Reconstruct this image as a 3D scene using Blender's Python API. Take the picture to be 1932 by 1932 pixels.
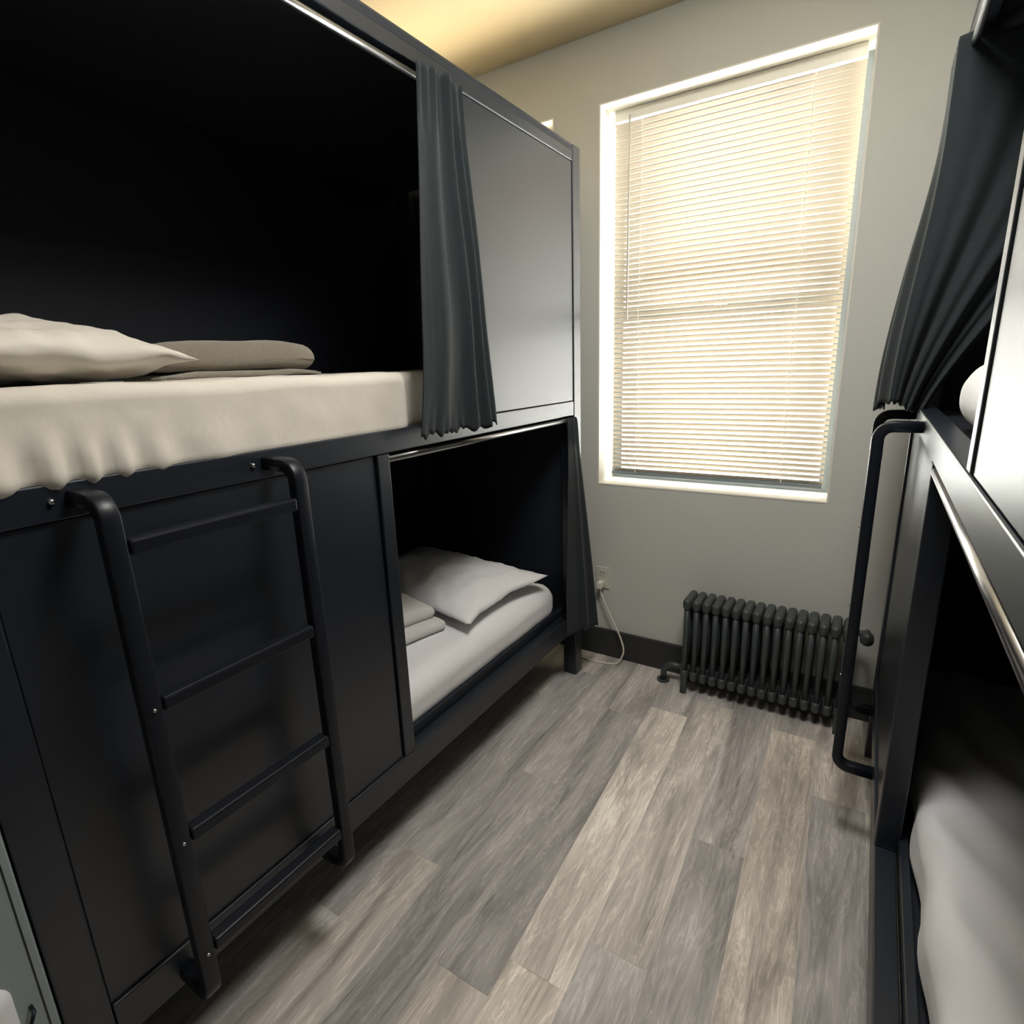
import bpy, bmesh, math, random
from mathutils import Vector, Matrix, noise
random.seed(7)
for o in list(bpy.data.objects): bpy.data.objects.remove(o)
sc = bpy.context.scene
COL = sc.collection
H = 1.45            # every length below is in units of the camera height (1.45 m)
FACE_L, FACE_R = -.739, .0755
Y0, BL = .124, 1.433
WALL, CEIL = 1.691, 1.877

# ------------------------------------------------------------------ camera
cam_d = bpy.data.cameras.new('camera'); cam = bpy.data.objects.new('camera', cam_d); COL.objects.link(cam)
cam_d.sensor_width = 36; cam_d.lens = 1063.99 * 36 / 1932; cam_d.clip_start = .01
M = Matrix(((.8464471, -.10533871, .52194929, 0), (.53135349, .23062567, -.81515353, 0), (-.03450768, .96732392, .25118452, H), (0, 0, 0, 1)))
cam.matrix_world = M
sc.camera = cam

# ------------------------------------------------------------------ world and light
w = bpy.data.worlds.new('sky'); sc.world = w; w.use_nodes = True
bg = w.node_tree.nodes['Background']; bg.inputs[0].default_value = (1, .97, .90, 1); bg.inputs[1].default_value = 2.5
def area(name, loc, rot, sx, sy, power, color):
    d = bpy.data.lights.new(name, 'AREA'); d.shape = 'RECTANGLE'; d.size = sx * H; d.size_y = sy * H; d.energy = power; d.color = color
    o = bpy.data.objects.new(name, d); o.location = Vector(loc) * H; o.rotation_euler = rot; COL.objects.link(o); return o
area('daylight', (-.409, WALL + .42, 1.22), (math.radians(-90), 0, 0), 1.0, 1.5, 230, (.98, .98, .97))
area('daylight', (-1.22, WALL + .42, 1.22), (math.radians(-90), 0, 0), .6, 1.5, 190, (1, .82, .56))
vs = sc.view_settings; vs.view_transform = 'Standard'; vs.look = 'None'; vs.exposure = 0; vs.gamma = 1; vs.use_curve_mapping = False

# ------------------------------------------------------------------ materials
def nodes(name):
    m = bpy.data.materials.new(name); m.use_nodes = True; nt = m.node_tree
    return m, nt, nt.nodes['Principled BSDF']
def mat(name, col, rough=.5, spec=.5, metal=0, bump=0, bscale=60, var=0, vscale=6, sheen=0, coat=0):
    m, nt, b = nodes(name)
    b.inputs['Base Color'].default_value = (*col, 1); b.inputs['Roughness'].default_value = rough
    b.inputs['Specular IOR Level'].default_value = spec; b.inputs['Metallic'].default_value = metal
    b.inputs['Sheen Weight'].default_value = sheen; b.inputs['Coat Weight'].default_value = coat
    tc = nt.nodes.new('ShaderNodeTexCoord')
    if var:
        n = nt.nodes.new('ShaderNodeTexNoise'); n.inputs['Scale'].default_value = vscale; n.inputs['Detail'].default_value = 4
        nt.links.new(tc.outputs['Object'], n.inputs['Vector'])
        mx = nt.nodes.new('ShaderNodeMix'); mx.data_type = 'RGBA'
        mx.inputs[6].default_value = (*[c * (1 - var) for c in col], 1); mx.inputs[7].default_value = (*[min(1, c * (1 + var)) for c in col], 1)
        nt.links.new(n.outputs['Fac'], mx.inputs[0]); nt.links.new(mx.outputs[2], b.inputs['Base Color'])
    if bump:
        n = nt.nodes.new('ShaderNodeTexNoise'); n.inputs['Scale'].default_value = bscale; n.inputs['Detail'].default_value = 5
        nt.links.new(tc.outputs['Object'], n.inputs['Vector'])
        bp = nt.nodes.new('ShaderNodeBump'); bp.inputs['Strength'].default_value = bump; bp.inputs['Distance'].default_value = .01
        nt.links.new(n.outputs['Fac'], bp.inputs['Height']); nt.links.new(bp.outputs['Normal'], b.inputs['Normal'])
    return m
PAINT = mat('wall_paint', (.60, .61, .57), .75, .3, bump=.06, bscale=120, var=.03)
CEILP = mat('ceiling_paint', (.62, .53, .36), .8, .3, bump=.04, bscale=100)
REVEAL = mat('reveal_paint', (.85, .82, .74), .6, .3, bump=.03)
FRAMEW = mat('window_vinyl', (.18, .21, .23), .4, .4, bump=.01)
METAL = mat('charcoal_metal', (.008, .012, .020), .36, .5, bump=.012, bscale=260, var=.06)
METAL2 = mat('charcoal_tube', (.007, .009, .014), .38, .35, bump=.02, bscale=200)
METAL.node_tree.nodes['Principled BSDF'].inputs['IOR'].default_value = 1.66
INNER = mat('charcoal_liner', (.010, .013, .020), .6, .35, bump=.03, bscale=200)
GREY = mat('grey_metal', (.28, .33, .33), .5, .4, bump=.02, bscale=150)
CHROME = mat('bright_steel', (.6, .6, .6), .25, .5, metal=1, bump=.005)
ROD = mat('rod_steel', (.42, .42, .43), .28, .5, metal=1, bump=.005)
CURT = mat('curtain_cloth', (.021, .027, .030), .9, .2, bump=.25, bscale=400, var=.12, vscale=30, sheen=.08)
SHEET = mat('white_sheet', (.78, .785, .80), .8, .25, bump=.10, bscale=35, var=.02, sheen=.15)
SHEETW = mat('warm_sheet', (.66, .62, .55), .8, .25, bump=.10, bscale=30, var=.02, sheen=.15)
TOWEL = mat('towel_terry', (.33, .29, .22), .95, .1, bump=.8, bscale=420, var=.08, vscale=60, sheen=.5)
TOWELW = mat('white_terry', (.76, .75, .73), .95, .1, bump=.6, bscale=420, sheen=.3)
RAD = mat('radiator_iron', (.050, .060, .060), .42, .5, bump=.08, bscale=160, var=.1)
BASE = mat('baseboard_rubber', (.032, .034, .036), .55, .4, bump=.02)
PLATE = mat('plate_plastic', (.62, .62, .56), .45, .4, bump=.01)
CORD = mat('cord_plastic', (.75, .72, .62), .5, .4, bump=.01)
SLOT = mat('dark_slot', (.02, .02, .02), .6, .3, bump=.01)

def slat_mat():
    m = bpy.data.materials.new('blind_slat'); m.use_nodes = True; nt = m.node_tree; nt.nodes.clear()
    out = nt.nodes.new('ShaderNodeOutputMaterial'); mx = nt.nodes.new('ShaderNodeMixShader'); mx.inputs[0].default_value = .18
    d = nt.nodes.new('ShaderNodeBsdfDiffuse'); t = nt.nodes.new('ShaderNodeBsdfTranslucent')
    n = nt.nodes.new('ShaderNodeTexNoise'); n.inputs['Scale'].default_value = 3; tc = nt.nodes.new('ShaderNodeTexCoord')
    r = nt.nodes.new('ShaderNodeMix'); r.data_type = 'RGBA'; r.inputs[6].default_value = (.53, .485, .41, 1); r.inputs[7].default_value = (.56, .50, .43, 1)
    nt.links.new(tc.outputs['Object'], n.inputs['Vector']); nt.links.new(n.outputs['Fac'], r.inputs[0])
    nt.links.new(r.outputs[2], d.inputs[0]); nt.links.new(r.outputs[2], t.inputs[0])
    nt.links.new(d.outputs[0], mx.inputs[1]); nt.links.new(t.outputs[0], mx.inputs[2]); nt.links.new(mx.outputs[0], out.inputs[0])
    return m
SLAT = slat_mat()
def glass_mat():
    m = bpy.data.materials.new('window_glass'); m.use_nodes = True; nt = m.node_tree; nt.nodes.clear()
    out = nt.nodes.new('ShaderNodeOutputMaterial'); mx = nt.nodes.new('ShaderNodeMixShader'); mx.inputs[0].default_value = .06
    t = nt.nodes.new('ShaderNodeBsdfTransparent'); g = nt.nodes.new('ShaderNodeBsdfGlossy'); g.inputs['Roughness'].default_value = .02
    t.inputs[0].default_value = (.97, .98, .96, 1)
    nt.links.new(t.outputs[0], mx.inputs[1]); nt.links.new(g.outputs[0], mx.inputs[2]); nt.links.new(mx.outputs[0], out.inputs[0])
    return m
GLASS = glass_mat()

def floor_mat():
    m, nt, b = nodes('vinyl_plank'); L = nt.links.new; N = nt.nodes.new
    tc = N('ShaderNodeTexCoord'); at = N('ShaderNodeAttribute'); at.attribute_name = 'plank'
    sep = N('ShaderNodeSeparateColor'); L(at.outputs['Color'], sep.inputs[0])
    off = N('ShaderNodeVectorMath'); off.operation = 'MULTIPLY'; off.inputs[1].default_value = (9, 23, 5); L(at.outputs['Vector'], off.inputs[0])
    add = N('ShaderNodeVectorMath'); add.operation = 'ADD'; L(tc.outputs['Object'], add.inputs[0]); L(off.outputs[0], add.inputs[1])
    def noi(sx, sy, sc_, det, dist=0):
        mp = N('ShaderNodeMapping'); mp.inputs['Scale'].default_value = (sx, sy, 1); mp.inputs['Rotation'].default_value = (0, 0, math.radians(-2.1)); L(add.outputs[0], mp.inputs[0])
        n = N('ShaderNodeTexNoise'); n.inputs['Scale'].default_value = sc_; n.inputs['Detail'].default_value = det; n.inputs['Distortion'].default_value = dist
        n.inputs['Roughness'].default_value = .65; L(mp.outputs[0], n.inputs['Vector']); return n
    broad = noi(5, .8, 1.6, 4, .8); fine = noi(34, 1.6, 3, 8, .5); streak = noi(16, .7, 2.6, 6, 1.2); cath = noi(9, 1.1, 2.2, 3, 2.5)
    def ramp(src, stops):
        r = N('ShaderNodeValToRGB'); L(src, r.inputs[0]); e = r.color_ramp.elements
        e[0].position, e[0].color = stops[0]; e[1].position, e[1].color = stops[-1]
        for p, c in stops[1:-1]:
            x = e.new(p); x.color = c
        return r
    def g(v): return (v, v, v, 1)
    base = ramp(sep.outputs[0], [(0, (.31, .295, .285, 1)), (.45, (.54, .515, .495, 1)), (.75, (.72, .65, .58, 1)), (1, (.95, .88, .80, 1))])
    def mul(a, b_, fac=1.0):
        x = N('ShaderNodeMix'); x.data_type = 'RGBA'; x.blend_type = 'MULTIPLY'; x.inputs[0].default_value = fac
        L(a, x.inputs[6]); L(b_, x.inputs[7]); return x.outputs[2]
    c = mul(base.outputs[0], ramp(broad.outputs['Fac'], [(.32, g(.55)), (.5, g(.95)), (.68, g(1.3))]).outputs[0])
    c = mul(c, ramp(fine.outputs['Fac'], [(.3, g(.80)), (.5, g(.98)), (.72, g(1.15))]).outputs[0])
    c = mul(c, ramp(streak.outputs['Fac'], [(.28, g(.45)), (.38, g(.95)), (.64, g(1)), (.75, g(1.4))]).outputs[0])
    # thin pale cathedral lines
    wv = N('ShaderNodeMath'); wv.operation = 'MULTIPLY'; wv.inputs[1].default_value = 26; L(cath.outputs['Fac'], wv.inputs[0])
    sn = N('ShaderNodeMath'); sn.operation = 'SINE'; L(wv.outputs[0], sn.inputs[0])
    c = mul(c, ramp(sn.outputs[0], [(.0, g(.9)), (.75, g(1)), (1, g(1.22))]).outputs[0], .8)
    L(c, b.inputs['Base Color'])
    b.inputs['Specular IOR Level'].default_value = .5
    rr = ramp(fine.outputs['Fac'], [(.3, g(.42)), (.7, g(.28))]); L(rr.outputs[0], b.inputs['Roughness'])
    bp = N('ShaderNodeBump'); bp.inputs['Strength'].default_value = .25; bp.inputs['Distance'].default_value = .002
    L(fine.outputs['Fac'], bp.inputs['Height']); L(bp.outputs['Normal'], b.inputs['Normal'])
    return m
FLOOR = floor_mat()

# ------------------------------------------------------------------ mesh helpers (h-units in, metres out)
class MB:
    def __init__(s): s.bm = bmesh.new()
    def box(s, x0, x1, y0, y1, z0, z1, bev=0, seg=2):
        b = bmesh.new(); bmesh.ops.create_cube(b, size=1)
        for v in b.verts: v.co = Vector(((x0 + x1) / 2 + v.co.x * (x1 - x0), (y0 + y1) / 2 + v.co.y * (y1 - y0), (z0 + z1) / 2 + v.co.z * (z1 - z0)))
        if bev: bmesh.ops.bevel(b, geom=list(b.edges), offset=bev, segments=seg, profile=.5, affect='EDGES')
        s.merge(b); return s
    def merge(s, b):
        me = bpy.data.meshes.new('t'); b.to_mesh(me); b.free(); s.bm.from_mesh(me); bpy.data.meshes.remove(me)
    def tube(s, pts, r, n=12, flat=None, closed_ends=True, updir=(0, 1, 0)):
        """sweep a circle (or rounded rectangle flat=(half_u, half_v)) along pts"""
        pts = [Vector(p) for p in pts]; rings = []
        for i, p in enumerate(pts):
            d = (pts[min(i + 1, len(pts) - 1)] - pts[max(i - 1, 0)]).normalized()
            u = Vector(updir); u = (u - d * u.dot(d))
            if u.length < 1e-4: u = d.orthogonal()
            u.normalize(); v = d.cross(u); rr = []
            for k in range(n):
                a = 2 * math.pi * k / n
                if flat:
                    e = .28; ca, sa = math.cos(a), math.sin(a)
                    cu = math.copysign(abs(ca) ** e, ca) * flat[0]; cv = math.copysign(abs(sa) ** e, sa) * flat[1]
                    rr.append(s.bm.verts.new(p + u * cu + v * cv))
                else: rr.append(s.bm.verts.new(p + u * (r * math.cos(a)) + v * (r * math.sin(a))))
            rings.append(rr)
        for a, b in zip(rings, rings[1:]):
            for k in range(n): s.bm.faces.new((a[k], a[(k + 1) % n], b[(k + 1) % n], b[k]))
        s.bm.faces.new(rings[0][::-1]); s.bm.faces.new(rings[-1]); return s
    def ball(s, c, rx, ry, rz, u=16, v=10):
        b = bmesh.new(); bmesh.ops.create_uvsphere(b, u_segments=u, v_segments=v, radius=1)
        for q in b.verts: q.co = Vector((c[0] + q.co.x * rx, c[1] + q.co.y * ry, c[2] + q.co.z * rz))
        s.merge(b); return s
    def rbox(s, c, sz, r, n, disp=None):
        """soft box: every face gridded, corners rounded, then moved by disp(p)"""
        hx, hy, hz = [q / 2 for q in sz]; b = bmesh.new(); bmesh.ops.create_cube(b, size=2)
        bmesh.ops.subdivide_edges(b, edges=list(b.edges), cuts=n, use_grid_fill=True)
        for v in b.verts:
            p = Vector((math.copysign(abs(v.co.x) ** .8, v.co.x) * hx, math.copysign(abs(v.co.y) ** .8, v.co.y) * hy, math.copysign(abs(v.co.z) ** .8, v.co.z) * hz))
            q = Vector((max(-hx + r, min(hx - r, p.x)), max(-hy + r, min(hy - r, p.y)), max(-hz + r, min(hz - r, p.z))))
            d = p - q
            if d.length > 1e-7: p = q + d.normalized() * r
            p = p + Vector(c)
            if disp: p = disp(p)
            v.co = p
        s.merge(b); return s
    def sheet(s, fn, nu, nv, thick=0):
        g = [[s.bm.verts.new(fn(i / nu, j / nv)) for i in range(nu + 1)] for j in range(nv + 1)]
        for j in range(nv):
            for i in range(nu): s.bm.faces.new((g[j][i], g[j][i + 1], g[j + 1][i + 1], g[j + 1][i]))
        return s
    def build(s, name, m, parent=None, smooth=False, props=None):
        bmesh.ops.recalc_face_normals(s.bm, faces=list(s.bm.faces))
        for v in s.bm.verts: v.co *= H
        me = bpy.data.meshes.new(name); s.bm.to_mesh(me); s.bm.free(); me.materials.append(m)
        if smooth:
            for p in me.polygons: p.use_smooth = True
        o = bpy.data.objects.new(name, me); COL.objects.link(o)
        if parent: o.parent = parent
        if props:
            for k, v in props.items(): o[k] = v
        return o
def box(name, m, parent, *a, bev=0, smooth=False, props=None, seg=2): return MB().box(*a, bev=bev, seg=seg).build(name, m, parent, smooth, props)
def empty(name, loc, rz, label, cat, group=None):
    o = bpy.data.objects.new(name, None); COL.objects.link(o); o.location = Vector(loc) * H; o.rotation_euler = (0, 0, rz)
    o['label'] = label; o['category'] = cat
    if group: o['group'] = group
    return o
def tag(o, label, cat, group=None):
    o['label'] = label; o['category'] = cat
    if group: o['group'] = group
    return o
def copy_tree(o, parent=None):
    c = o.copy(); COL.objects.link(c); c.parent = parent
    for ch in [q for q in bpy.data.objects if q.parent == o]: copy_tree(ch, c)
    return c
ST = {'kind': 'structure'}
def arc(c, r, a0, a1, plane, n=7):
    out = []
    for i in range(n + 1):
        a = a0 + (a1 - a0) * i / n; p = list(c); p[plane[0]] += r * math.cos(a); p[plane[1]] += r * math.sin(a); out.append(tuple(p))
    return out
def bevmod(o, w=.002, n=2):
    m = o.modifiers.new('b', 'BEVEL'); m.width = w * H; m.segments = n; m.limit_method = 'ANGLE'; return o
def solid(o, t):
    m = o.modifiers.new('s', 'SOLIDIFY'); m.thickness = t * H; m.offset = 0; return o

# ------------------------------------------------------------------ the room
XL, XR, YB = -1.66, .78, -1.45
def make_floor():
    mb = MB(); mb.box(XL - .05, XR + .05, YB - .05, WALL + .25, -.06, -.0012)
    bm = mb.bm; lay = bm.loops.layers.float_color.new('plank')
    ang = .0375; wd = .1085; L = .84
    seams = {-4: 1.36, -3: .705, -2: 1.035, -1: 1.39, 0: .62, 1: .72, 2: 1.04, 3: .68, 4: 1.3}
    tones = {(-2, 0): .30, (-2, 1): .50, (-3, 0): .62, (-3, 1): .32, (-1, 0): .28, (-1, 1): .55, (0, 0): .80, (0, 1): 1.0, (0, -1): .75, (1, 0): .42, (1, -1): .50, (2, 0): .34, (2, 1): .5, (3, 0): .55, (3, -1): .5, (-4, 0): .3, (-4, 1): .6}
    for k in range(-14, 13):
        x0 = -.451 + wd * k; x1 = x0 + wd
        sy = seams.get(k, random.uniform(.5, 1.3))
        for j in range(-5, 3):
            y0 = sy + (j - 1) * L; y1 = y0 + L
            tone = tones.get((k, j), random.uniform(.2, .75)); a, b_ = random.random(), random.random()
            g = .0002
            def P(x, y): 
                y = max(YB, min(WALL + .2, y)); X = x - ang * (y - 1.04)
                return (max(XL, min(XR, X)), max(YB, min(WALL + .2, y)), 0)
            c = [P(x0 + g, y0 + g), P(x1 - g, y0 + g), P(x1 - g, y1 - g), P(x0 + g, y1 - g)]
            if abs(c[0][0] - c[1][0]) < 1e-3 or abs(c[0][1] - c[2][1]) < 1e-3: continue
            vs_ = [bm.verts.new(q) for q in c]; f = bm.faces.new(vs_)
            for lp in f.loops: lp[lay] = (tone, a, b_, 1)
    return mb.build('floor', FLOOR, None, props=ST)
fl = make_floor()
box('ceiling', CEILP, None, XL - .05, XR + .05, YB - .05, WALL + .25, CEIL, CEIL + .06, props=ST)
box('wall_left', PAINT, None, XL - .06, XL, YB - .05, WALL + .25, 0, CEIL, props=ST)
box('wall_right', PAINT, None, XR, XR + .06, YB - .05, WALL + .25, 0, CEIL, props=ST)
box('wall_back', PAINT, None, XL, XR, YB - .06, YB, 0, CEIL, props=ST)
W1 = (-.742, -.075, .612, 1.704); W2 = (-1.56, -.887, .612, 1.703)
TH = .19
def wall_front():
    mb = MB(); y0, y1 = WALL, WALL + TH
    mb.box(XL, W2[0], y0, y1, 0, CEIL); mb.box(W2[0], W2[1], y0, y1, 0, W2[2]); mb.box(W2[0], W2[1], y0, y1, W2[3], CEIL)
    mb.box(W2[1], W1[0], y0, y1, 0, CEIL); mb.box(W1[0], W1[1], y0, y1, 0, W1[2]); mb.box(W1[0], W1[1], y0, y1, W1[3], CEIL)
    mb.box(W1[1], XR, y0, y1, 0, CEIL)
    return mb.build('wall_front', PAINT, None, props=ST)
wall_front()
def window(n, W):
    x0, x1, z0, z1 = W; e = .0015; y = WALL - .0012; yb = WALL + .12
    r = MB(); r.box(x0, x0 + .004, y, WALL + TH, z0 + .004, z1 - .004); r.box(x1 - .004, x1, y, WALL + TH, z0 + .004, z1 - .004)
    r.box(x0, x1, y, WALL + TH, z1 - .004, z1); r.box(x0, x1, y, WALL + TH, z0, z0 + .004)
    root = r.build('window_%d' % n, REVEAL, None, props=ST)
    f = MB(); fw = .034
    f.box(x0 + .004, x0 + fw, yb, yb + .035, z0, z1); f.box(x1 - fw, x1 - .004, yb, yb + .035, z0, z1)
    f.box(x0 + fw, x1 - fw, yb, yb + .035, z1 - fw, z1); f.box(x0 + fw, x1 - fw, yb, yb + .035, z0, z0 + fw)
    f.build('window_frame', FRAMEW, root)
    zm = 1.14
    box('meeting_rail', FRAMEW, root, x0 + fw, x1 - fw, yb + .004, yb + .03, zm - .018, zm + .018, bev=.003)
    box('sash_lock', CHROME, root, (x0 + x1) / 2 - .02, (x0 + x1) / 2 + .02, yb - .006, yb + .004, zm, zm + .012, bev=.003)
    box('window_pane', GLASS, root, x0 + fw, x1 - fw, yb + .016, yb + .019, z0 + fw, z1 - fw)
    return root
window(1, W1); window(2, W2)
for nm, a, b_ in (('baseboard_front', XL, XR),):
    box(nm, BASE, None, a, b_, WALL - .012, WALL, 0, .099, bev=.002, props=ST)
box('baseboard_left', BASE, None, XL, XL + .012, YB, WALL - .012, 0, .099, bev=.002, props=ST)
box('baseboard_right', BASE, None, XR - .012, XR, YB, WALL - .012, 0, .099, bev=.002, props=ST)
box('baseboard_back', BASE, None, XL + .012, XR - .012, YB, YB + .012, 0, .099, bev=.002, props=ST)

# ------------------------------------------------------------------ venetian blinds
def blind(W, label, x0, x1, full=True):
    y = 1.765; zt = W[3] - .004; zb = .636
    root = empty('venetian_blind', ((x0 + x1) / 2, y, zt), 0, label, 'blind')
    cx = (x0 + x1) / 2; hw = (x1 - x0) / 2
    L = lambda z: z - zt
    box('head_rail', REVEAL, root, -hw, hw, -.012, .012, -.030, -.0005, bev=.002)
    n = 67; za = zt - .040; ze = zb + .016; p = (za - ze) / (n - 1)
    mb = MB(); tilt = math.radians(42); wsl = .0172
    for i in range(n):
        z = L(za - i * p); rows = []
        for k in range(5):
            s_ = (k / 4 - .5) * wsl; crown = .0011 * (1 - (2 * k / 4 - 1) ** 2)
            yy = s_ * math.cos(tilt) + crown * math.sin(tilt); zz = -s_ * math.sin(tilt) + crown * math.cos(tilt)
            rows.append((mb.bm.verts.new((-hw, yy, z + zz)), mb.bm.verts.new((hw, yy, z + zz))))
        for a, b_ in zip(rows, rows[1:]): mb.bm.faces.new((a[0], a[1], b_[1], b_[0]))
    solid(mb.build('slats', SLAT, root, smooth=True), .0004)
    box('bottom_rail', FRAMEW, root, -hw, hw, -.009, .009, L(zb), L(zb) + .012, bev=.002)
    for fx in (.13, .83):
        c = MB(); X = -hw + 2 * hw * fx
        c.tube([(X, -.0095, -.03), (X, -.0095, L(zb) + .01)], .0008, 6)
        for i in range(n): c.ball((X, -.0098, L(za - i * p)), .0024, .0012, .0022, 6, 4)
        c.build('ladder_cord', REVEAL, root)
    wd = MB(); X = -hw + .048
    wd.tube([(X, -.018, -.02), (X, -.019, -.2), (X, -.019, L(1.125))], .0028, 6)
    wd.build('tilt_wand', mat('wand_plastic', (.55, .52, .46), .3, .5, bump=.01) if full else bpy.data.materials['wand_plastic'], root, smooth=True)
    return root
blind(W1, 'white venetian blind closed across the large window above the radiator', -.7205, -.096)
blind(W2, 'blind of the mostly hidden window whose corner shows above the left bunk', -1.54, -.905, False)

# ------------------------------------------------------------------ bunk beds
def bunk(loc, rz, label, m=None, tp=.923):
    MT = m or METAL; IN = m or INNER
    r = empty('bunk_bed', loc, rz, label, 'bunk bed', None)
    D = .62; B = BL
    for (xa, xb, ya, yb) in ((-.045, 0, 0, .045), (-.045, 0, B - .045, B), (-D, -D + .045, 0, .045), (-D, -D + .045, B - .045, B)):
        box('post', MT, r, xa, xb, ya, yb, 0, 1.558, bev=.0025)
    a, b_ = .0465, B - .0465
    box('top_rail', MT, r, -.03, -.0008, a, b_, 1.517, 1.557, bev=.002)
    box('middle_rail', MT, r, -.03, -.0008, a, b_, .853, .894, bev=.002)
    box('bottom_rail', MT, r, -.03, -.0008, a, b_, .166, .226, bev=.002)
    box('deck_lip', MT, r, -.045, -.032, a, b_, .215, .25, bev=.0015)
    box('upper_deck', IN, r, -D + .02, -.032, a, b_, .858, .876)
    box('lower_deck', IN, r, -D + .02, -.047, a, b_, .205, .222)
    box('roof_panel', IN, r, -D + .004, -.0005, a, b_, 1.540, 1.552)
    box('back_panel', IN, r, -D + .004, -D + .014, a, b_, .17, 1.540)
    for y in (.012, B - .026):
        box('end_panel', IN, r, -D + .046, -.046, y, y + .014, .17, 1.55)
    box('door_post', MT, r, -.034, -.0006, .592, .622, .2275, .852, bev=.002)
    box('front_panel', MT, r, -.016, -.006, a, .588, .2275, .8515, bev=.001)
    box('door_post', MT, r, -.034, -.0006, tp, tp + .025, .8955, 1.5155, bev=.002)
    box('front_panel', MT, r, -.012, -.003, tp + .028, b_ - .001, .8958, 1.5155, bev=.001)
    # ladder: two bent stiles with rungs
    d = .062
    for y in (.135, .375):
        pts = [(-.002, y, .875), (d - .022, y, .875)] + arc((d - .022, y, .853), .022, math.pi / 2, 0, (0, 2)) + \
              [(d, y, .23)] + arc((d - .022, y, .208), .022, 0, -math.pi / 2, (0, 2)) + [(-.002, y, .186)]
        s_ = MB().tube(pts, 0, 16, flat=(.0105, .0095)).build('ladder_stile', METAL2, r, smooth=True)
        for zz in (.875,): MB().ball((.001, y - .025, zz), .0035, .0035, .0035, 10, 6).build('bolt', CHROME, r, smooth=True)
    for z in (.822, .628, .44, .262):
        box('ladder_rung', METAL2, r, d - .010, d + .010, .147, .363, z - .009, z + .009, bev=.003)
    for z in (.44, .262, .628):
        MB().ball((d + .011, .135, z), .0025, .0025, .0025, 8, 6).build('bolt', CHROME, r, smooth=True)
    # curtain rods under the rails
    for (y0, y1, z) in ((.6225, b_ - .002, .8415), (a + .002, tp - .0005, 1.500)):
        MB().tube([(-.006, y0, z), (-.006, y1, z)], .0064, 12).build('curtain_rod', ROD, r, smooth=True)
    MB().ball((-.02, .80, 1.2), .003, .003, .003, 8, 6)
    return r
left = bunk((FACE_L, Y0, 0), 0, 'long charcoal metal bunk bed along the left wall with boarded ladder front', tp=.862)
right = bunk((FACE_R, Y0 + BL, 0), math.pi, 'charcoal metal bunk bed at the right edge of the photo beside the radiator')
near = bunk((FACE_L, Y0 - BL - .002, 0), 0, 'greyer bunk bed of which only a corner shows at the bottom left', GREY)
box('seam', SLOT, near, .0001, .0006, BL - .0095, BL - .008, .05, 1.5)
# small dark hook on the near bunk post
MB().tube([(.001, BL - .020, .315), (.010, BL - .020, .313), (.016, BL - .026, .306)], .0022, 8).build('hook', METAL2, near, smooth=True)

# ------------------------------------------------------------------ bedding
def N3(p, s, seed=0): return noise.noise(Vector((p[0] * s + seed, p[1] * s + seed * .7, p[2] * s - seed)))
def mattress(x0, x1, y0, y1, z0, z1, r, label, m, group, ruffle=None, seed=0, n=46):
    cx, cy, cz = (x0 + x1) / 2, (y0 + y1) / 2, (z0 + z1) / 2
    def disp(p):
        k = N3(p, 9, seed) * .0025 + N3((p[0] * 2, p[1], p[2]), 26, seed + 3) * .0012
        q = Vector(p)
        q.z += k * (1 if p[2] > cz else .2)
        s_ = 1 if p[0] > cx else -1
        q.x += s_ * k
        if ruffle: q = ruffle(q, s_)
        return q
    mb = MB().rbox((cx, cy, cz), (x1 - x0, y1 - y0, z1 - z0), r, n, disp)
    return tag(mb.build('mattress', m, None, smooth=True), label, 'mattress', group)
def sm(t): t = max(0, min(1, t)); return t * t * (3 - 2 * t)
def ruf_upper(q, s):
    if s > 0: q.x -= .034 * sm((q.y - .795) / .055)
    if s > 0 and q.y < .55:
        f = max(0, min(1, (.55 - q.y) / .3)); low = max(0, min(1, (.965 - q.z) / .06))
        q.x += f * low * (.004 + .006 * math.sin(q.y * 120 + 3 * math.sin(q.y * 22)) * min(1, low * 1.3))
        q.z += f * low * .001
    return q
mattress(-1.335, -.742, .172, 1.478, .881, .996, .020, 'thick mattress in a white fitted sheet on the upper left bunk', SHEETW, None, ruf_upper, 1, 130)
mattress(-1.335, -.775, .195, 1.460, .2235, .340, .048, 'mattress in a white sheet on the lower left bunk behind the opening', SHEET, None, None, 5)
def ruf_r(q, s):
    if s < 0: q.x -= .004 * math.sin(q.y * 34 + 8 * q.z)
    q.z += (.005 * math.sin((q.x + .45 * q.y) * 62 + 2.5 * math.sin(q.y * 7)) + .004 * math.sin((q.x + .2 * q.y) * 28)) * max(0, 1 if q.z > .27 else 0)
    return q
mattress(.125, .66, .18, 1.42, .2235, .335, .035, 'rumpled white sheeted mattress on the lower right bunk', SHEET, None, ruf_r, 9, 80)
mattress(.112, .66, .18, 1.16, .878, .985, .050, 'white mattress end seen on the upper right bunk beside the hanging curtain', SHEET, None, None, 12)
mattress(-1.335, -.722, -1.1, .094, .2535, .372, .030, 'white sheeted mattress corner at the very bottom left of the photo', SHEET, None, None, 15)

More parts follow.
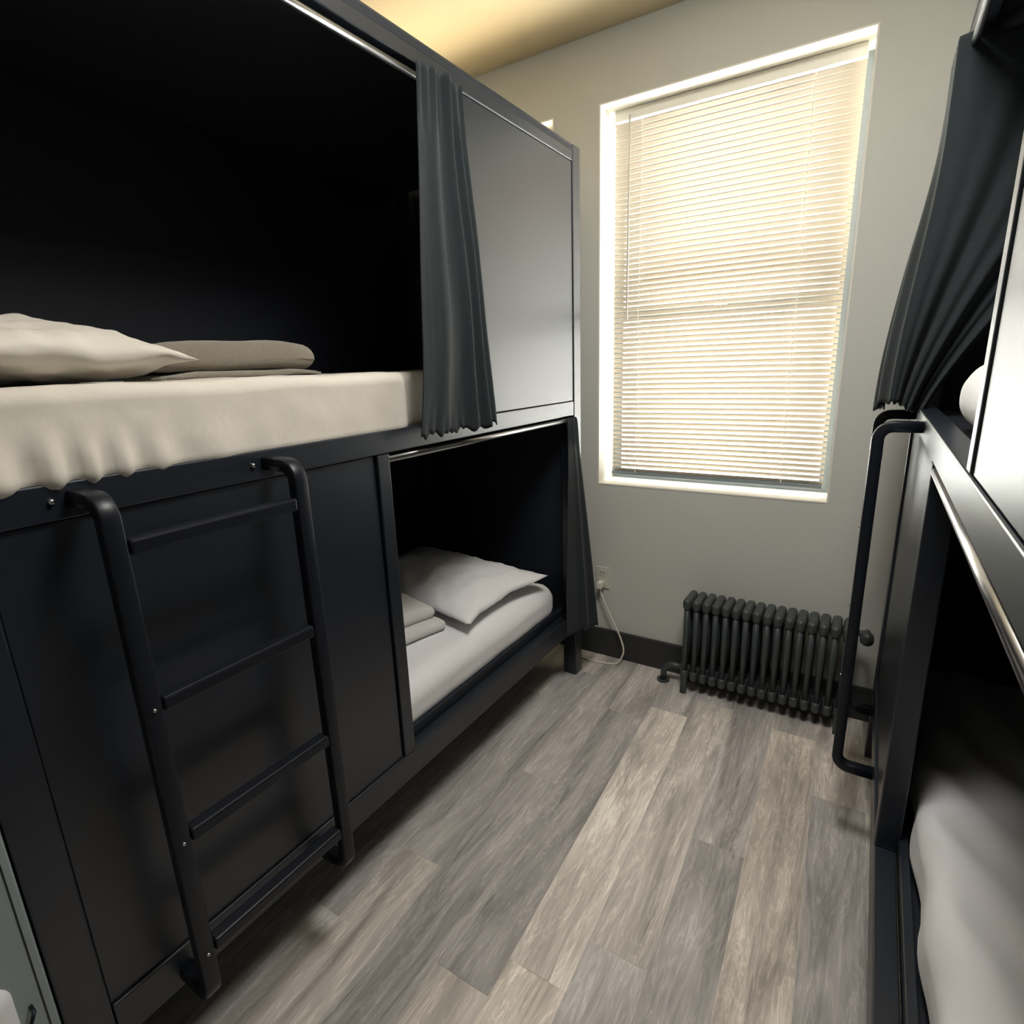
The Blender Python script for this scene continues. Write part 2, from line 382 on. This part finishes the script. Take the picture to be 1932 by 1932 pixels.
def pillow(c, L, W, T, rot, label, m, seed=0, tilt=(0, 0), dents=()):
    """flat-seamed cushion: length L along local x, width W along local y"""
    mb = MB(); nu = nv = 44
    for sgn in (1, -1):
        def fn(u, v, sgn=sgn):
            a, b_ = 2 * u - 1, 2 * v - 1
            pin = 1 - .10 * (1 - abs(a) ** 2.0) * abs(b_) ** 1.5
            pin2 = 1 - .10 * (1 - abs(b_) ** 2.0) * abs(a) ** 1.5
            x, y = a * L / 2 * pin2, b_ * W / 2 * pin
            h = (max(0, 1 - abs(a) ** 2.6) * max(0, 1 - abs(b_) ** 2.6)) ** .62
            z = sgn * h * T / 2 * (1 if sgn > 0 else .75)
            edge = 1 - h
            z += h * .009 * noise.noise(Vector((x * 16 + seed, y * 16, sgn * 3))) + h ** .3 * .0055 * noise.noise(Vector((x * 50 + y * 22 + seed, y * 30 - x * 14, sgn)))
            z += edge * .004 * math.sin(a * 9 + seed) * math.sin(b_ * 7)
            return Vector((x, y, z))
        mb.sheet(fn, nu, nv)
    bmesh.ops.remove_doubles(mb.bm, verts=list(mb.bm.verts), dist=.0005)
    R = Matrix.Rotation(rot, 4, 'Z') @ Matrix.Rotation(tilt[0], 4, 'X') @ Matrix.Rotation(tilt[1], 4, 'Y')
    for v in mb.bm.verts: v.co = R @ v.co
    o = mb.build('pillow', m, None, smooth=True); o.location = Vector(c) * H
    return tag(o, label, 'pillow')
pillow((-.985, .286, 1.0315), .46, .27, .094, math.radians(5), 'large cream pillow with creases on the upper left bunk', SHEETW, 2, (math.radians(-3), 0))
pillow((-1.055, 1.235, .382), .55, .35, .094, math.radians(-6), 'white pillow lying on the lower left bunk near the window end', SHEET, 6, (math.radians(3), 0))

# folded towels
def towel(c, sx, sy, layers, rot, label, m, seed=0):
    mb = MB(); z = 0
    for i, (t, dx, dy) in enumerate(layers):
        def disp(p, t=t):
            q = Vector(p); q.z += N3(p, 14, seed + i) * .003; q.x += N3(p, 18, seed + 4) * .003; q.y += N3(p, 12, seed + 9) * .004
            q.z -= .012 * max(0, abs(p[1]) / (sy / 2) - .55) * (p[2] > z + t * .4)
            return q
        mb.rbox((dx, dy, z + t / 2), (sx, sy, t), t * .48, 22, disp); z += t * .96
    R = Matrix.Rotation(rot, 4, 'Z')
    for v in mb.bm.verts: v.co = R @ v.co
    o = mb.build('folded_towel', m, None, smooth=True); o.location = Vector(c) * H
    return tag(o, label, 'towel')
towel((-.985, .607, .9975), .15, .285, [(.010, .006, 0), (.050, 0, 0)], math.radians(-4), 'thick beige folded towel beside the cream pillow on the upper bunk', TOWEL, 3)
towel((-.985, .965, .3420), .15, .19, [(.032, .016, 0), (.036, -.012, -.01)], math.radians(-14), 'white folded towel beside the pillow on the lower left bunk', TOWELW, 8)

# ------------------------------------------------------------------ curtains
def curtain(label, fn, nu=120, nv=60, th=.0022):
    o = MB().sheet(fn, nu, nv).build('curtain', CURT, None, smooth=True)
    solid(o, th); return tag(o, label, 'curtain')
def lerp(a, b, t): return a + (b - a) * t
def sm(t): t = max(0, min(1, t)); return t * t * (3 - 2 * t)
def cur_left(u, v):
    # u 0..1 from the bed-middle side to the window side, v 0 top .. 1 hem
    y = lerp(lerp(.885, 1.008, u), lerp(.800, 1.038, u), v ** 1.15)
    # three loose folds toward the window side
    f1 = math.exp(-((u - (.60 + .10 * v)) / .055) ** 2); f2 = math.exp(-((u - (.80 + .07 * v)) / .04) ** 2); f3 = math.exp(-((u - .99) / .05) ** 2); f0 = math.exp(-((u - .30) / .10) ** 2)
    gather = .004 * math.sin(u * 44) * (1 - sm(v * 5))
    x = FACE_L + .008 + .022 * sm(v * 1.2) + (f1 * .018 + f2 * .018 + f3 * .010) * lerp(.7, 1, v) + f0 * .008 + gather
    x += .004 * math.sin(v * 9 + u * 5) * v + .0012 * math.sin(u * 60) * sm((v - .9) * 10)
    z = 1.513 + .006 * math.cos(u * 44) * (1 - sm(v * 12)) - v * (.637 - .003 * math.sin(u * 74) + .004 * math.sin(u * 31))
    return Vector((x, y, z))
curtain('dark grey curtain hanging beside the beige-lit panel of the upper left bunk', cur_left)
def cur_low(u, v):
    y = lerp(lerp(1.455, 1.509, u), lerp(1.40, 1.53, u), sm(v))
    f1 = math.exp(-((u - .55) / .10) ** 2); f2 = math.exp(-((u - .9) / .08) ** 2)
    x = FACE_L + .004 + lerp(.002, .062, v ** .9) * (.35 + .65 * u) + (f1 * .014 + f2 * .012) * v + .004 * math.sin(u * 40) * (1 - sm(v * 6))
    z = .846 + .003 * math.cos(u * 60) * (1 - sm(v * 12)) - v * (.650 - .002 * math.sin(u * 60))
    return Vector((x, y, z))
curtain('dark grey curtain bunched at the window end of the lower left bunk', cur_low, 70, 50)
def cur_right(u, v):
    # u 0 at the window side; from u = .5 the cloth turns into the bed
    a = min(1, u / .5); b_ = max(0, (u - .5) / .5)
    y = lerp(lerp(1.500, 1.37, a), lerp(1.44, 1.30, a), sm(v)) + .05 * b_
    out = sm((v - .22) / .78) * (1 - .35 * a)
    x = FACE_R - .016 - .050 * out
    if b_ > 0: x += b_ * (.03 + .42 * (1 - v) ** 1.15 + .028 * v)
    f1 = math.exp(-((a - (.30 + .10 * v)) / .08) ** 2) * (b_ == 0); f2 = math.exp(-((a - .78) / .10) ** 2) * (b_ == 0)
    x -= (f1 * .015 + f2 * .016) * sm(v * 1.6)
    y -= (.012 * math.sin(b_ * 16) + .008 * math.sin(b_ * 37)) * sm(b_ * 5) * (.5 + .5 * v)
    y += .003 * math.sin(v * 40) * (u < .05)
    z = 1.513 + .004 * math.cos(u * 60) * (1 - sm(v * 12)) - v * (.616 + .010 * math.sin(u * 9) + .003 * math.sin(u * 70))
    return Vector((x, y, z))
curtain('dark grey curtain flaring over the ladder top of the right bunk', cur_right)

# ------------------------------------------------------------------ radiator
rad = empty('radiator', (-.42, 1.622, 0), 0, 'old dark cast iron column radiator standing under the window', 'radiator')
def section():
    mb = MB(); w = .0128
    for y in (-.036, 0, .036):
        mb.tube([(0, y, .055), (0, y, .295)], .0085, 10)
    for z in (.293, .062):
        def disp(p): return p
        mb.rbox((0, 0, z), (2 * w, .098, .036), .0125, 6)
    for z in (.288, .066): mb.tube([(-w - .002, 0, z), (w + .002, 0, z)], .012, 10)
    return mb
pitch = .0276; ns = 16
s0 = section().build('column_section', RAD, rad, smooth=True); s0.location.x = .014 * H
for i in range(1, ns):
    c = s0.copy(); COL.objects.link(c); c.parent = rad; c.location.x = (.014 + i * pitch) * H
for i in (0, ns - 1):
    for y in (-.036, .036):
        X = .014 + i * pitch
        MB().tube([(X, y, .06), (X, y, .02), (X, y * 1.12, 0.0)], 0, 12, flat=(.010, .009)).build('foot', RAD, rad, smooth=True)
vp = [(.0, 0, .062), (-.03, 0, .062)] + [(-.03 - .03 * math.sin(a), 0, .032 + .03 * math.cos(a)) for a in (.3, .6, .9, 1.2, 1.5)] + [(-.061, 0, .0)]
MB().tube(vp, .010, 12).build('inlet_pipe', RAD, rad, smooth=True)
MB().tube([(-.061, 0, 0), (-.061, 0, .005)], .020, 16, updir=(1, 0, 0)).build('pipe_collar', RAD, rad, smooth=False)
MB().tube([(-.006, 0, .062), (.002, 0, .062)], .017, 6).build('union_nut', RAD, rad)
ex = .014 + (ns - 1) * pitch
vv = MB().tube([(ex + .012, 0, .288), (ex + .050, 0, .288)], .008, 10).build('valve', RAD, rad, smooth=True)
MB().tube([(ex + .042, -.018, .288), (ex + .042, -.040, .288)], .016, 14, updir=(0, 0, 1)).build('valve_knob', RAD, vv, smooth=True)
MB().tube([(ex + .042, 0, .296), (ex + .042, -.018, .288)], .007, 10, updir=(1, 0, 0)).build('valve_stem', RAD, vv, smooth=True)

# ------------------------------------------------------------------ outlet, charger and cable
out = empty('wall_outlet', (-.7215, WALL, .2875), 0, 'pale wall outlet plate between the lower curtain and the radiator', 'outlet')
box('cover_plate', PLATE, out, -.0255, .0255, -.005, 0, -.038, .038, bev=.0015)
for z in (.018, -.018):
    f = box('receptacle', PLATE, out, -.0125, .0125, -.0068, -.0045, z - .011, z + .011, bev=.002)
    for x in (-.005, .005): box('slot', SLOT, f, x - .0009, x + .0009, -.0074, -.0066, z - .003, z + .006)
ch = empty('charging_cable', (-.7215, WALL - .0075, .2695), 0, 'white charger and cable looping from the outlet down to the floor', 'cable')
box('plug', CORD, ch, -.009, .009, -.030, 0, -.014, .010, bev=.003)
from mathutils.geometry import interpolate_bezier
def W_(p): return Vector(p) - Vector((-.7215, WALL - .0075, .2695))
K = [(-.7215, 1.668, .254), (-.7160, 1.664, .235), (-.675, 1.660, .155), (-.640, 1.655, .09), (-.628, 1.648, .045), (-.650, 1.636, .0035), (-.700, 1.622, .003), (-.76, 1.622, .003), (-.82, 1.64, .003)]
pts = []
Kv = [Vector(k) for k in K]
for i in range(len(Kv) - 1):
    p0 = Kv[max(i - 1, 0)]; p1 = Kv[i]; p2 = Kv[i + 1]; p3 = Kv[min(i + 2, len(Kv) - 1)]
    for j in range(8):
        t = j / 8; q = .5 * ((2 * p1) + (p2 - p0) * t + (2 * p0 - 5 * p1 + 4 * p2 - p3) * t * t + (3 * p1 - p0 - 3 * p2 + p3) * t ** 3)
        q.z = max(q.z, .0028); pts.append(W_(q))
pts.append(W_(Kv[-1]))
MB().tube(pts, .0026, 8, updir=(.3, .5, .8)).build('cord', CORD, ch, smooth=True)

# ------------------------------------------------------------------ unseen fill light, added over the aisle to brighten the room
fill_lamp = empty('fill_light', (-.13, .70, CEIL), 0, 'round white fill light added out of view over the aisle between the bunks', 'fill_lamp')
gm, nt, b = nodes('fill_lamp_glass'); b.inputs['Base Color'].default_value = (1, .9, .7, 1); b.inputs['Emission Color'].default_value = (1, .965, .92, 1); b.inputs['Emission Strength'].default_value = 38
MB().tube([(0, 0, -.001), (0, 0, -.012)], .205, 40, updir=(1, 0, 0)).build('fill_lamp_base', CHROME, fill_lamp)
MB().ball((0, 0, -.012), .20, .20, .045, 24, 12).build('fill_lamp_shade', gm, fill_lamp, smooth=True)
